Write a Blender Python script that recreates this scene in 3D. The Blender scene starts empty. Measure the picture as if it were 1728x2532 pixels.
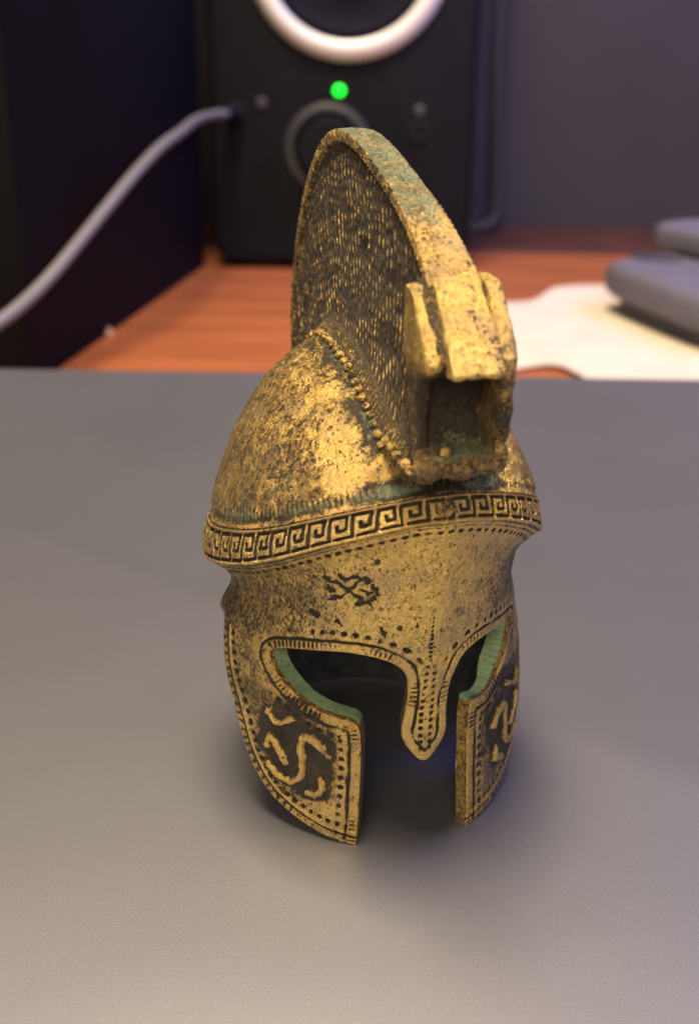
import bpy, bmesh, math, random
import numpy as np
from mathutils import Matrix, Vector
PI = math.pi
MM = 0.001
CAM_H, PITCH, ROLL, PSI, HX, HY = 64.54, 22.0, 0.9, 18.36, 3.11, 91.85
SC = bpy.context.scene
COL = SC.collection

# ------------------------------------------------------------------ camera
cam = bpy.data.cameras.new('camera')
cam.sensor_fit = 'VERTICAL'
cam.lens = 4.15
cam.sensor_height = 4.15 * 2532 / 2733
cam.clip_start = 0.005
cam.clip_end = 20.0
cam.dof.use_dof = True
cam.dof.focus_distance = 0.0945
cam.dof.aperture_fstop = 3.5
co = bpy.data.objects.new('camera', cam)
COL.objects.link(co)
co.matrix_world = (Matrix.Translation((0, 0, CAM_H * MM)) @ Matrix.Rotation(math.radians(90 - PITCH), 4, 'X')
                   @ Matrix.Rotation(math.radians(ROLL), 4, 'Z'))
SC.camera = co

# ------------------------------------------------------------------ light
world = bpy.data.worlds.new('World')
SC.world = world
world.use_nodes = True
bgn = world.node_tree.nodes['Background']
bgn.inputs[0].default_value = (0.26, 0.34, 1.0, 1)
bgn.inputs[1].default_value = 0.14

def area(name, loc, target, size, power, color, size_y=None):
    l = bpy.data.lights.new(name, 'AREA')
    l.energy = power
    l.color = color
    l.size = size
    if size_y:
        l.shape = 'RECTANGLE'
        l.size_y = size_y
    o = bpy.data.objects.new(name, l)
    COL.objects.link(o)
    o.location = loc
    d = Vector(target) - Vector(loc)
    o.rotation_euler = d.to_track_quat('-Z', 'Y').to_euler()
    return o
area('ceiling_lamp', (-0.06, 0.08, 0.80), (-0.02, 0.12, 0), 0.30, 17.8, (1.0, 0.80, 0.55))
area('front_fill', (-0.10, -0.60, 0.42), (0, 0.10, 0.02), 0.45, 6.2, (1.0, 0.79, 0.54))  # warm fill added behind the camera to lift the helmet's front
glow = area('screen_glow', (0.32, 0.33, 0.36), (0.04, 0.50, 0.09), 0.24, 1.15, (0.24, 0.25, 1.0))
glow.data.spread = math.radians(120)
SC.view_settings.view_transform = 'Standard'
SC.view_settings.look = 'None'
SC.view_settings.exposure = 0.0
SC.view_settings.gamma = 1.0

# ------------------------------------------------------------------ helpers
def link(o, parent=None):
    COL.objects.link(o)
    if parent is not None:
        o.parent = parent
    return o

def tag(o, label=None, cat=None, group=None, kind=None):
    for k, v in (('label', label), ('category', cat), ('group', group), ('kind', kind)):
        if v:
            o[k] = v
    return o

def empty(name, loc=(0, 0, 0), rotz=0.0):
    o = bpy.data.objects.new(name, None)
    o.empty_display_size = 0.01
    o.location = loc
    o.rotation_euler = (0, 0, rotz)
    return link(o)

def np_mesh(name, verts, quads, mats, mat_idx=None, smooth=True, attrs=None, parent=None):
    """verts (n,3) metres, quads (m,4) ints -> one mesh object"""
    me = bpy.data.meshes.new(name)
    n, m = len(verts), len(quads)
    me.vertices.add(n)
    me.vertices.foreach_set('co', np.ascontiguousarray(verts, dtype=np.float32).ravel())
    me.loops.add(m * 4)
    me.loops.foreach_set('vertex_index', np.ascontiguousarray(quads, dtype=np.int32).ravel())
    me.polygons.add(m)
    me.polygons.foreach_set('loop_start', np.arange(0, m * 4, 4, dtype=np.int32))
    me.polygons.foreach_set('use_smooth', np.full(m, smooth, dtype=bool))
    if not isinstance(mats, (list, tuple)):
        mats = [mats]
    for mt in mats:
        me.materials.append(mt)
    if mat_idx is not None:
        me.polygons.foreach_set('material_index', np.ascontiguousarray(mat_idx, dtype=np.int32))
    for k, v in (attrs or {}).items():
        a = me.attributes.new(k, 'FLOAT', 'POINT')
        a.data.foreach_set('value', np.ascontiguousarray(v, dtype=np.float32))
    me.update(calc_edges=True)
    me.validate()
    return link(bpy.data.objects.new(name, me), parent)

def bm_obj(name, bm, mat, parent=None, smooth=True):
    me = bpy.data.meshes.new(name)
    bm.normal_update()
    bm.to_mesh(me)
    bm.free()
    if not isinstance(mat, (list, tuple)):
        mat = [mat]
    for m in mat:
        me.materials.append(m)
    if smooth:
        me.polygons.foreach_set('use_smooth', np.ones(len(me.polygons), dtype=bool))
        me.set_sharp_from_angle(angle=math.radians(40))
    return link(bpy.data.objects.new(name, me), parent)

def _hash(ix, iy, iz, seed):
    h = (ix * 374761393 + iy * 668265263 + iz * 2147483647 + seed * 1274126177) & 0xFFFFFFFF
    h = ((h ^ (h >> 13)) * 1274126177) & 0xFFFFFFFF
    return ((h ^ (h >> 16)) & 0xFFFF) / 65535.0

def vnoise(P, scale, seed=0):
    """value noise in -1..1 at points P (...,3)"""
    Q = np.asarray(P, dtype=np.float64) * scale + 1000.0
    I = np.floor(Q).astype(np.int64)
    f = Q - I
    f = f * f * (3 - 2 * f)
    x, y, z = I[..., 0], I[..., 1], I[..., 2]
    fx, fy, fz = f[..., 0], f[..., 1], f[..., 2]
    r = 0
    for dx in (0, 1):
        wx = fx if dx else 1 - fx
        for dy in (0, 1):
            wy = fy if dy else 1 - fy
            for dz in (0, 1):
                wz = fz if dz else 1 - fz
                r = r + wx * wy * wz * _hash(x + dx, y + dy, z + dz, seed)
    return r * 2 - 1

def sstep(a, b, x):
    t = np.clip((x - a) / (b - a), 0, 1)
    return t * t * (3 - 2 * t)

# ------------------------------------------------------------------ materials
def newmat(name):
    m = bpy.data.materials.new(name)
    m.use_nodes = True
    nt = m.node_tree
    return m, nt, nt.nodes['Principled BSDF']

def N(nt, typ, **kw):
    n = nt.nodes.new(typ)
    for k, v in kw.items():
        setattr(n, k, v)
    return n

def obj_coords(nt, scale=1000.0, stretch=(1, 1, 1)):
    tc = N(nt, 'ShaderNodeTexCoord')
    mp = N(nt, 'ShaderNodeMapping')
    mp.inputs['Scale'].default_value = tuple(scale * s for s in stretch)
    nt.links.new(tc.outputs['Object'], mp.inputs['Vector'])
    return mp.outputs['Vector']

def noise(nt, vec, scale, detail=4.0, rough=0.6, dist=0.0):
    n = N(nt, 'ShaderNodeTexNoise')
    n.inputs['Scale'].default_value = scale
    n.inputs['Detail'].default_value = detail
    n.inputs['Roughness'].default_value = rough
    n.inputs['Distortion'].default_value = dist
    nt.links.new(vec, n.inputs['Vector'])
    return n.outputs['Fac']

def math_n(nt, op, a, b=None, c=None, clamp=False):
    n = N(nt, 'ShaderNodeMath', operation=op, use_clamp=clamp)
    for i, v in enumerate((a, b, c)):
        if v is None:
            continue
        if isinstance(v, (int, float)):
            n.inputs[i].default_value = v
        else:
            nt.links.new(v, n.inputs[i])
    return n.outputs[0]

def ramp01(nt, x, lo, hi):
    n = N(nt, 'ShaderNodeMapRange', interpolation_type='SMOOTHSTEP')
    nt.links.new(x, n.inputs['Value'])
    n.inputs['From Min'].default_value = lo
    n.inputs['From Max'].default_value = hi
    return n.outputs[0]

def mixc(nt, fac, a, b):
    n = N(nt, 'ShaderNodeMix', data_type='RGBA')
    for sock, v in ((n.inputs['Factor'], fac), (n.inputs['A'], a), (n.inputs['B'], b)):
        pass
    def put(i, v):
        s = n.inputs[i]
        if isinstance(v, tuple):
            s.default_value = (*v, 1)
        elif isinstance(v, (int, float)):
            s.default_value = v
        else:
            nt.links.new(v, s)
    put(0, fac)
    put(6, a)
    put(7, b)
    return n.outputs[2]

def attr(nt, name):
    n = N(nt, 'ShaderNodeAttribute', attribute_name=name)
    return n.outputs['Fac']

def bump(nt, bsdf, h, dist, strength=1.0):
    b = N(nt, 'ShaderNodeBump')
    b.inputs['Strength'].default_value = strength
    b.inputs['Distance'].default_value = dist
    nt.links.new(h, b.inputs['Height'])
    nt.links.new(b.outputs[0], bsdf.inputs['Normal'])

def brass_material(name, dark=(0.016, 0.014, 0.010), gain=1.9):
    """gilt brass under patina; point attributes: dirt (0 clean .. 1 black), grn (green verdigris), cop (brown copper tone)"""
    m, nt, bs = newmat(name)
    v = obj_coords(nt)
    n1 = noise(nt, v, 0.55, 5, 0.62, 0.3)
    n2 = noise(nt, v, 2.6, 5, 0.68, 0.5)
    n3 = noise(nt, v, 6.5, 3, 0.6)
    vs = obj_coords(nt, 1000, (1.0, 1.0, 0.45))
    n4 = noise(nt, vs, 3.4, 4, 0.7, 1.0)
    mixn = math_n(nt, 'ADD', math_n(nt, 'MULTIPLY', n1, 0.18), math_n(nt, 'ADD', math_n(nt, 'MULTIPLY', n2, 0.36),
                  math_n(nt, 'ADD', math_n(nt, 'MULTIPLY', n3, 0.30), math_n(nt, 'MULTIPLY', n4, 0.22))))
    # mixn is about 0.53 on average, spread 0.1
    d = attr(nt, 'dirt')
    mixn = math_n(nt, 'MULTIPLY_ADD', math_n(nt, 'SUBTRACT', mixn, 0.53), gain, 0.53)
    x = math_n(nt, 'ADD', mixn, math_n(nt, 'MULTIPLY_ADD', d, 0.66, -0.33))
    mask = ramp01(nt, x, 0.50, 0.64)
    mid = ramp01(nt, x, 0.36, 0.52)
    n5 = noise(nt, obj_coords(nt, 1000, (1.0, 0.8, 0.7)), 3.6, 3, 0.55, 0.8)
    pits = math_n(nt, 'MULTIPLY', ramp01(nt, math_n(nt, 'MULTIPLY_ADD', d, 0.10, n5), 0.61, 0.69), 0.92)
    mask = math_n(nt, 'MAXIMUM', mask, pits)
    nbig = noise(nt, v, 0.32, 3, 0.6)
    gold = mixc(nt, ramp01(nt, n2, 0.35, 0.68), (0.78, 0.575, 0.18), (0.61, 0.425, 0.12))
    gold = mixc(nt, ramp01(nt, nbig, 0.40, 0.66), gold, (0.54, 0.39, 0.165))
    gold = mixc(nt, attr(nt, 'cop'), gold, (0.30, 0.17, 0.055))
    brown = mixc(nt, ramp01(nt, n4, 0.36, 0.62), (0.22, 0.145, 0.055), (0.125, 0.085, 0.036))
    brown = mixc(nt, ramp01(nt, nbig, 0.42, 0.62), brown, (0.135, 0.112, 0.052))
    gold = mixc(nt, math_n(nt, 'MULTIPLY', mid, 0.88), gold, brown)
    dk = mixc(nt, ramp01(nt, n4, 0.42, 0.62), dark, (0.042, 0.029, 0.017))
    dk = mixc(nt, ramp01(nt, n3, 0.5, 0.75), dk, (0.028, 0.036, 0.030))
    col = mixc(nt, mask, gold, dk)
    g = attr(nt, 'grn')
    gx = math_n(nt, 'MULTIPLY', ramp01(nt, math_n(nt, 'ADD', math_n(nt, 'ADD', math_n(nt, 'MULTIPLY', n2, 0.9), math_n(nt, 'MULTIPLY', n4, 0.5)), math_n(nt, 'MULTIPLY', g, 0.8)), 1.0, 1.36), 0.9)
    gc = mixc(nt, ramp01(nt, n4, 0.35, 0.7), (0.085, 0.12, 0.075), (0.20, 0.225, 0.12))
    col = mixc(nt, gx, col, gc)
    nt.links.new(col, bs.inputs['Base Color'])
    cover = math_n(nt, 'MAXIMUM', math_n(nt, 'MAXIMUM', mask, gx), math_n(nt, 'MULTIPLY', mid, 0.35))
    nt.links.new(math_n(nt, 'MULTIPLY_ADD', cover, -0.70, 0.90), bs.inputs['Metallic'])
    nt.links.new(math_n(nt, 'ADD', math_n(nt, 'MULTIPLY_ADD', cover, 0.27, 0.19), math_n(nt, 'MULTIPLY', n3, 0.22)), bs.inputs['Roughness'])
    h = math_n(nt, 'SUBTRACT', math_n(nt, 'MULTIPLY', n3, 0.5), math_n(nt, 'MULTIPLY', mask, 0.45))
    h = math_n(nt, 'ADD', h, math_n(nt, 'MULTIPLY', noise(nt, v, 14.0, 2, 0.5), 0.35))
    bump(nt, bs, h, 0.00030, 1.0)
    return m

def verdigris_material():
    m, nt, bs = newmat('green_verdigris')
    v = obj_coords(nt)
    n1 = noise(nt, v, 0.45, 5, 0.6, 0.4)
    n2 = noise(nt, v, 3.0, 4, 0.65)
    c = mixc(nt, ramp01(nt, n1, 0.38, 0.66), (0.20, 0.30, 0.155), (0.14, 0.215, 0.125))
    c = mixc(nt, ramp01(nt, n2, 0.56, 0.72), c, (0.05, 0.065, 0.05))
    nt.links.new(c, bs.inputs['Base Color'])
    bs.inputs['Roughness'].default_value = 0.55
    bump(nt, bs, n2, 0.00012, 0.7)
    return m

# ------------------------------------------------------------------ the place
def simple_mat(name, color, rough=0.5, metal=0.0, var=0.0, vscale=0.05, bump_d=0.0, bscale=1.0, spec=0.5):
    m, nt, bs = newmat(name)
    v = obj_coords(nt)
    if var:
        n = noise(nt, v, vscale, 5, 0.6)
        c = mixc(nt, ramp01(nt, n, 0.35, 0.65), tuple(x * (1 - var) for x in color), tuple(min(1, x * (1 + var)) for x in color))
        nt.links.new(c, bs.inputs['Base Color'])
    else:
        bs.inputs['Base Color'].default_value = (*color, 1)
    bs.inputs['Roughness'].default_value = rough
    bs.inputs['Metallic'].default_value = metal
    bs.inputs['Specular IOR Level'].default_value = spec
    if bump_d:
        bump(nt, bs, noise(nt, v, bscale, 3, 0.6), bump_d, 0.6)
    return m

def prism(name, outline, z0, z1, mat, parent=None, bev=0.0, seg=4, smooth=True):
    """plan outline (x, y) mm raised from z0 to z1"""
    bm = bmesh.new()
    lo = [bm.verts.new((x * MM, y * MM, z0 * MM)) for x, y in outline]
    hi = [bm.verts.new((x * MM, y * MM, z1 * MM)) for x, y in outline]
    bm.faces.new(lo[::-1]); bm.faces.new(hi)
    n = len(outline)
    for i in range(n):
        bm.faces.new((lo[i], lo[(i + 1) % n], hi[(i + 1) % n], hi[i]))
    bmesh.ops.recalc_face_normals(bm, faces=bm.faces[:])
    if bev:
        bmesh.ops.bevel(bm, geom=[e for e in bm.edges if abs(e.verts[0].co.z - e.verts[1].co.z) < 1e-6], offset=bev * MM, segments=seg, profile=0.5, affect='EDGES', clamp_overlap=True)
    return bm_obj(name, bm, mat, parent, smooth)

def round_rect(x0, y0, x1, y1, r, n=6):
    out = []
    for cx, cy, a0 in ((x1 - r, y1 - r, 0), (x0 + r, y1 - r, 90), (x0 + r, y0 + r, 180), (x1 - r, y0 + r, 270)):
        for k in range(n + 1):
            a = math.radians(a0 + 90 * k / n)
            out.append((cx + r * math.cos(a), cy + r * math.sin(a)))
    return out

def tube(name, pts, r, mat, parent=None, n=12, it=3, cap=True):
    p = [np.array(q, float) for q in pts]
    for _ in range(it):
        o = [p[0]]
        for a, b in zip(p[:-1], p[1:]):
            o += [a * .75 + b * .25, a * .25 + b * .75]
        o.append(p[-1]); p = o
    bm = bmesh.new()
    rings = []
    for i, q in enumerate(p):
        t = p[min(i + 1, len(p) - 1)] - p[max(i - 1, 0)]
        t /= np.linalg.norm(t)
        u = np.cross(t, (0, 0, 1.0)); u /= max(np.linalg.norm(u), 1e-6); w = np.cross(u, t)
        rr = r(i / (len(p) - 1)) if callable(r) else r
        rings.append([bm.verts.new(tuple((q + rr * (math.cos(2 * PI * k / n) * u + math.sin(2 * PI * k / n) * w)) * MM)) for k in range(n)])
    for a, b in zip(rings[:-1], rings[1:]):
        for k in range(n):
            bm.faces.new((a[k], a[(k + 1) % n], b[(k + 1) % n], b[k]))
    bm.faces.new(rings[0][::-1]); bm.faces.new(rings[-1])
    bmesh.ops.recalc_face_normals(bm, faces=bm.faces[:])
    return bm_obj(name, bm, mat, parent)

def lathe_y(name, prof, mat, parent=None, n=64, loc=(0, 0, 0)):
    """profile (radius, y) turned about a fore-and-aft axis, closed ring profile"""
    bm = bmesh.new()
    rings = []
    for k in range(n):
        a = 2 * PI * k / n
        rings.append([bm.verts.new((r * math.cos(a) * MM, y * MM, r * math.sin(a) * MM)) for r, y in prof])
    for k in range(n):
        A, B = rings[k], rings[(k + 1) % n]
        for i in range(len(prof) - 1):
            if prof[i][0] < 1e-6 and prof[i + 1][0] < 1e-6:
                continue
            try:
                bm.faces.new((A[i], A[i + 1], B[i + 1], B[i]))
            except ValueError:
                pass
    bmesh.ops.remove_doubles(bm, verts=bm.verts[:], dist=1e-7)
    bmesh.ops.recalc_face_normals(bm, faces=bm.faces[:])
    o = bm_obj(name, bm, mat, parent)
    o.location = tuple(c * MM for c in loc)
    return o

# ---- laptop: anodised grey metal, bead-blasted
ml, nt, bs = newmat('anodised_metal')
v = obj_coords(nt)
ng = noise(nt, v, 7.0, 2, 0.6)
nl = noise(nt, v, 0.02, 3, 0.5)
c = mixc(nt, ramp01(nt, ng, 0.32, 0.68), (0.24, 0.25, 0.285), (0.30, 0.31, 0.345))
c = mixc(nt, math_n(nt, 'MULTIPLY', ramp01(nt, nl, 0.4, 0.7), 0.10), c, (0.22, 0.22, 0.23))
nt.links.new(c, bs.inputs['Base Color'])
bs.inputs['Metallic'].default_value = 0.85
bs.inputs['Roughness'].default_value = 0.46
nt.links.new(math_n(nt, 'MULTIPLY_ADD', noise(nt, v, 0.035, 4, 0.6, 0.5), 0.05, 0.395), bs.inputs['Roughness'])
bump(nt, bs, ng, 0.000025, 0.6)
lap = prism('laptop', round_rect(-186, -10, 172, 244, 9), -15, 0, ml, None, 1.6)
tag(lap, 'closed grey metal laptop lid the little helmet stands on', 'laptop')

# ---- desk
md, nt, bs = newmat('red_brown_wood')
v = obj_coords(nt, 1000, (0.10, 1.0, 1.0))
g1 = noise(nt, v, 0.13, 6, 0.65, 0.6)
g2 = noise(nt, v, 0.9, 4, 0.6)
c = mixc(nt, ramp01(nt, g1, 0.35, 0.66), (0.23, 0.068, 0.024), (0.33, 0.105, 0.036))
c = mixc(nt, math_n(nt, 'MULTIPLY', ramp01(nt, g2, 0.45, 0.75), 0.35), c, (0.16, 0.045, 0.018))
nt.links.new(c, bs.inputs['Base Color'])
bs.inputs['Roughness'].default_value = 0.42
bump(nt, bs, g2, 0.0001, 0.3)
desk = prism('desk', [(-600, -120), (600, -120), (600, 619), (-600, 619)], -41, -16, md, None, 2.0)
m_dark = simple_mat('shaded_wood', (0.055, 0.018, 0.013), 0.5, 0, 0.2, 0.05)
prism('rear_shade_strip', [(-600, 527), (600, 527), (600, 618.5), (-600, 618.5)], -15.995, -15.2, m_dark, desk, 0.3)  # added strip, its dark colour stands in for shade at the desk's back
tag(desk, 'reddish brown wooden desk top behind the laptop', 'desk')

# ---- wall
mw = simple_mat('grey_violet_wall', (0.026, 0.023, 0.030), 0.9, 0, 0.10, 0.01, 0.0004, 0.4)
wall = prism('wall', [(-900, 620), (900, 620), (900, 660), (-900, 660)], -700, 900, mw, None, 0, smooth=False)
tag(wall, None, None, None, 'structure')

# ---- loudspeaker
m_cab = simple_mat('black_cabinet', (0.0028, 0.003, 0.0055), 0.65, 0, 0.15, 0.08, 0.0002, 0.8, 0.14)
m_cone = simple_mat('dark_cone', (0.003, 0.003, 0.008), 0.8, spec=0.15)
m_silver = simple_mat('satin_silver', (0.62, 0.60, 0.57), 0.42, 0.15)
m_trim = simple_mat('dark_grey_trim', (0.018, 0.019, 0.023), 0.4)
m_dot = simple_mat('pale_print', (0.03, 0.03, 0.034), 0.5)
m_hole = simple_mat('black_plastic', (0.004, 0.004, 0.006), 0.7, spec=0.2)
m_led, nt, bs = newmat('green_led')
bs.inputs['Base Color'].default_value = (0.0, 0.3, 0.02, 1)
bs.inputs['Emission Color'].default_value = (0.0, 1.0, 0.02, 1)
bs.inputs['Emission Strength'].default_value = 3.5
spk = empty('loudspeaker', (-5.4 * MM, 472 * MM, -16 * MM), math.radians(-1.0))
tag(spk, 'black desktop loudspeaker with a silver ring and a small green light', 'loudspeaker')
bm = bmesh.new()
outl = round_rect(-53.5, 2, 53.5, 214, 9)
fr = [bm.verts.new((x * MM, 0, z * MM)) for x, z in outl]
bk = [bm.verts.new((x * MM, 112 * MM, z * MM)) for x, z in outl]
bm.faces.new(fr); bm.faces.new(bk[::-1])
for i in range(len(outl)):
    bm.faces.new((fr[i], bk[i], bk[(i + 1) % len(outl)], fr[(i + 1) % len(outl)]))
bmesh.ops.recalc_face_normals(bm, faces=bm.faces[:])
bmesh.ops.bevel(bm, geom=[e for e in bm.edges if abs(e.verts[0].co.y - e.verts[1].co.y) < 1e-6], offset=3.0 * MM, segments=4, profile=0.5, affect='EDGES', clamp_overlap=True)
bm_obj('cabinet', bm, m_cab, spk)
for sx in (-38, 38):
    for sy in (14, 96):
        o = prism('rubber_foot', round_rect(sx - 6, sy - 6, sx + 6, sy + 6, 5), 0, 2.4, m_hole, spk)
zc = 122
lathe_y('woofer_ring', [(32.2, -0.2), (32.6, -3.2), (34.5, -4.4), (37.6, -4.0), (39.8, -2.0), (40.2, -0.2)], m_silver, spk, 96, (1.8, 0, zc))
lathe_y('woofer_cone', [(32.3, -1.4), (30.0, -2.6), (27.5, -1.4), (25.8, -0.6), (14, -0.35), (11, -2.6), (6, -4.2), (0, -4.8)], m_cone, spk, 72, (1.8, 0, zc))
lathe_y('power_led', [(2.1, -0.2), (2.0, -1.0), (1.4, -1.5), (0, -1.8)], m_led, spk, 24, (-1.3, 0, 71.2))
lathe_y('knob_ring', [(14.2, -0.2), (14.4, -1.2), (16.2, -1.5), (17.6, -0.9), (17.8, -0.2)], m_trim, spk, 64, (-5.6, 0, 49))
kn = lathe_y('volume_knob', [(12.6, -0.2), (12.2, -8.5), (11.2, -9.6), (0, -9.8)], m_cab, spk, 48, (-5.6, 0, 49))
k = lathe_y('knob_pointer', [(1.2, -1.2), (1.0, -1.9), (0, -2.0)], m_trim, spk, 16, (-19.5, 0, 55.5))
for x, z in ((-32.4, 66.0), (31.0, 64.0)):
    lathe_y('screw', [(2.3, -0.2), (2.1, -0.7), (1.1, -1.1), (0.7, -0.7), (0, -0.7)], m_dot, spk, 20, (x, 0, z))
for x, z in ((-43.0, 62.2), (31, 56)):
    lathe_y('socket', [(4.6, -0.2), (4.4, -1.2), (2.6, -1.4), (2.4, -0.3), (0, -0.25)], m_hole, spk, 24, (x, 0, z))

# ---- audio cable into the speaker's socket
m_cable = simple_mat('grey_rubber', (0.15, 0.145, 0.148), 0.45)
cab = empty('audio_cable', (0, 0, 0))
tag(cab, 'light grey cable curving down to the left from the front of the black loudspeaker', 'cable')
tube('cord', [(-50.5, 459, 46.2), (-54.0, 450, 46.4), (-58.0, 425, 45.6), (-58.0, 388, 43.0), (-60.5, 362, 40.5), (-65.3, 336, 33.2), (-73.0, 310, 21.2), (-79.7, 285, 10.6), (-86, 262, 4.6), (-97, 244, 2.0), (-130, 228, 1.75), (-182, 225, 1.75)], 1.7, m_cable, cab)
tube('plug', [(-48.4, 470.0, 46.2), (-48.7, 464, 46.2), (-51.5, 458.5, 46.2)], lambda f: 3.2 - 0.9 * f, m_hole, cab, 14, 2)

# ---- big black box on the left
m_box = simple_mat('matte_black', (0.002, 0.002, 0.003), 0.8, 0, 0.2, 0.03, spec=0.15)
bx = prism('black_box', [(-84.2, 284), (-63.5, 476), (-78, 560), (-420, 560), (-420, 284)], -16, 330, m_box, None, 1.5)
tag(bx, 'large matte black box at the left beside the loudspeaker', 'box')

# ---- scrap of paper leaning at the foot of the box
m_scrap = simple_mat('tan_paper', (0.50, 0.31, 0.20), 0.8, 0, 0.1, 0.3)
bm = bmesh.new()
A = [(-84.0, 342.5, -15.9), (-76.0, 346.5, -15.9), (-81.6, 347.2, -6.4)]
B = [(-83.2, 352.0, -15.9), (-76.6, 350.0, -15.9), (-81.3, 347.9, -6.4)]
Va = [bm.verts.new(tuple(c * MM for c in q)) for q in A]; Vb = [bm.verts.new(tuple(c * MM for c in q)) for q in B]
bm.faces.new(Va); bm.faces.new(Vb[::-1]); bm.faces.new((Va[0], Va[2], Vb[2], Vb[0])); bm.faces.new((Va[1], Vb[1], Vb[2], Va[2]))
sc_o = bm_obj('paper_scrap', bm, m_scrap, None, False)
tag(sc_o, 'tiny folded tan paper scrap standing at the foot of the black box', 'paper')

# ---- white paper
mp, nt, bs = newmat('white_paper')
v = obj_coords(nt)
n = noise(nt, v, 0.06, 4, 0.6)
c = mixc(nt, ramp01(nt, n, 0.4, 0.7), (0.52, 0.46, 0.37), (0.475, 0.42, 0.335))
nt.links.new(c, bs.inputs['Base Color'])
bs.inputs['Roughness'].default_value = 0.85
outl = [(44, 402), (58.5, 405), (64.5, 407), (69, 413), (73.5, 424), (79, 434.5), (88, 437.5), (101, 438.5), (250, 440), (250, 262), (70, 262), (63.5, 300), (60.5, 309), (56.5, 312), (50, 309.5), (42, 306)]
bm = bmesh.new()
from mathutils.geometry import tessellate_polygon
bmf = bm.faces.new([bm.verts.new((x * MM, y * MM, 0)) for x, y in outl])
bmesh.ops.triangulate(bm, faces=[bmf])
for _ in range(4):
    bmesh.ops.subdivide_edges(bm, edges=[e for e in bm.edges if e.calc_length() > 0.008], cuts=1)
    bmesh.ops.triangulate(bm, faces=[f for f in bm.faces if len(f.verts) > 3])
cv = np.array([q.co[:] for q in bm.verts]) / MM
hz = -15.4 + 0.9 * np.clip(vnoise(np.stack([cv[:, 0], cv[:, 1], cv[:, 2]], -1), 0.03, 7) + .3, 0, 1)
for q, z in zip(bm.verts, hz):
    q.co.z = z * MM
ret = bmesh.ops.extrude_face_region(bm, geom=bm.faces[:])
for q in [g for g in ret['geom'] if isinstance(g, bmesh.types.BMVert)]:
    q.co.z += 0.3 * MM
bmesh.ops.recalc_face_normals(bm, faces=bm.faces[:])
pap = bm_obj('paper_sheet', bm, mp)
tag(pap, 'crumpled white paper sheet lying on the desk at the right behind the helmet', 'paper')

# ---- grey device lying on the paper
m_gd = simple_mat('grey_plastic', (0.095, 0.093, 0.125), 0.6, 0, 0.08, 0.05)
m_gb = simple_mat('dark_rubber', (0.035, 0.035, 0.05), 0.6)
dev = empty('grey_device', (-1.5 * MM, 0, -14.4 * MM))
tag(dev, 'rounded grey plastic device with a dark base lying on the white paper', 'device')
def rounded_plan(pts, it=3):
    p = [np.array(q, float) for q in pts]
    for _ in range(it):
        o = []
        for a, b in zip(p, p[1:] + p[:1]):
            o += [a * .88 + b * .12, a * .12 + b * .88]
        p = o
    return [tuple(q) for q in p]
prism('base', rounded_plan([(91, 398), (112, 318), (240, 300), (240, 440)]), 0.3, 5.0, m_gb, dev, 0.8)
prism('body', rounded_plan([(85.5, 402), (106.5, 318), (250, 296), (250, 452)]), 5.0, 17.0, m_gd, dev, 4.5, 6)
prism('upper_block', rounded_plan([(108, 425), (132, 372), (250, 350), (250, 480)]), 17.0, 27.0, m_gd, dev, 3.5, 6)
prism('button_strip', rounded_plan([(112, 352), (119, 333), (180, 324), (180, 344)]), 17.0, 17.8, m_gb, dev, 0.3)
prism('slot', rounded_plan([(99, 404), (104, 392), (116, 388), (112, 402)]), 17.0, 18.0, m_gb, dev, 0.3)

# ---- cord hanging down the wall
m_cord2 = simple_mat('pinkish_grey_cord', (0.024, 0.020, 0.020), 0.6)
hc = tube('hanging_cord', [(69.0, 596, 330), (69.4, 596, 200), (69.6, 596, 95), (70.4, 595, 59), (72.8, 594, 20), (74.2, 592, -4), (72.0, 590, -11), (64.0, 588, -13.2), (40, 590, -13.5)], 2.6, m_cord2)
tag(hc, 'grey pinkish cord hanging down the wall to the right of the loudspeaker', 'cord')

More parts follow.
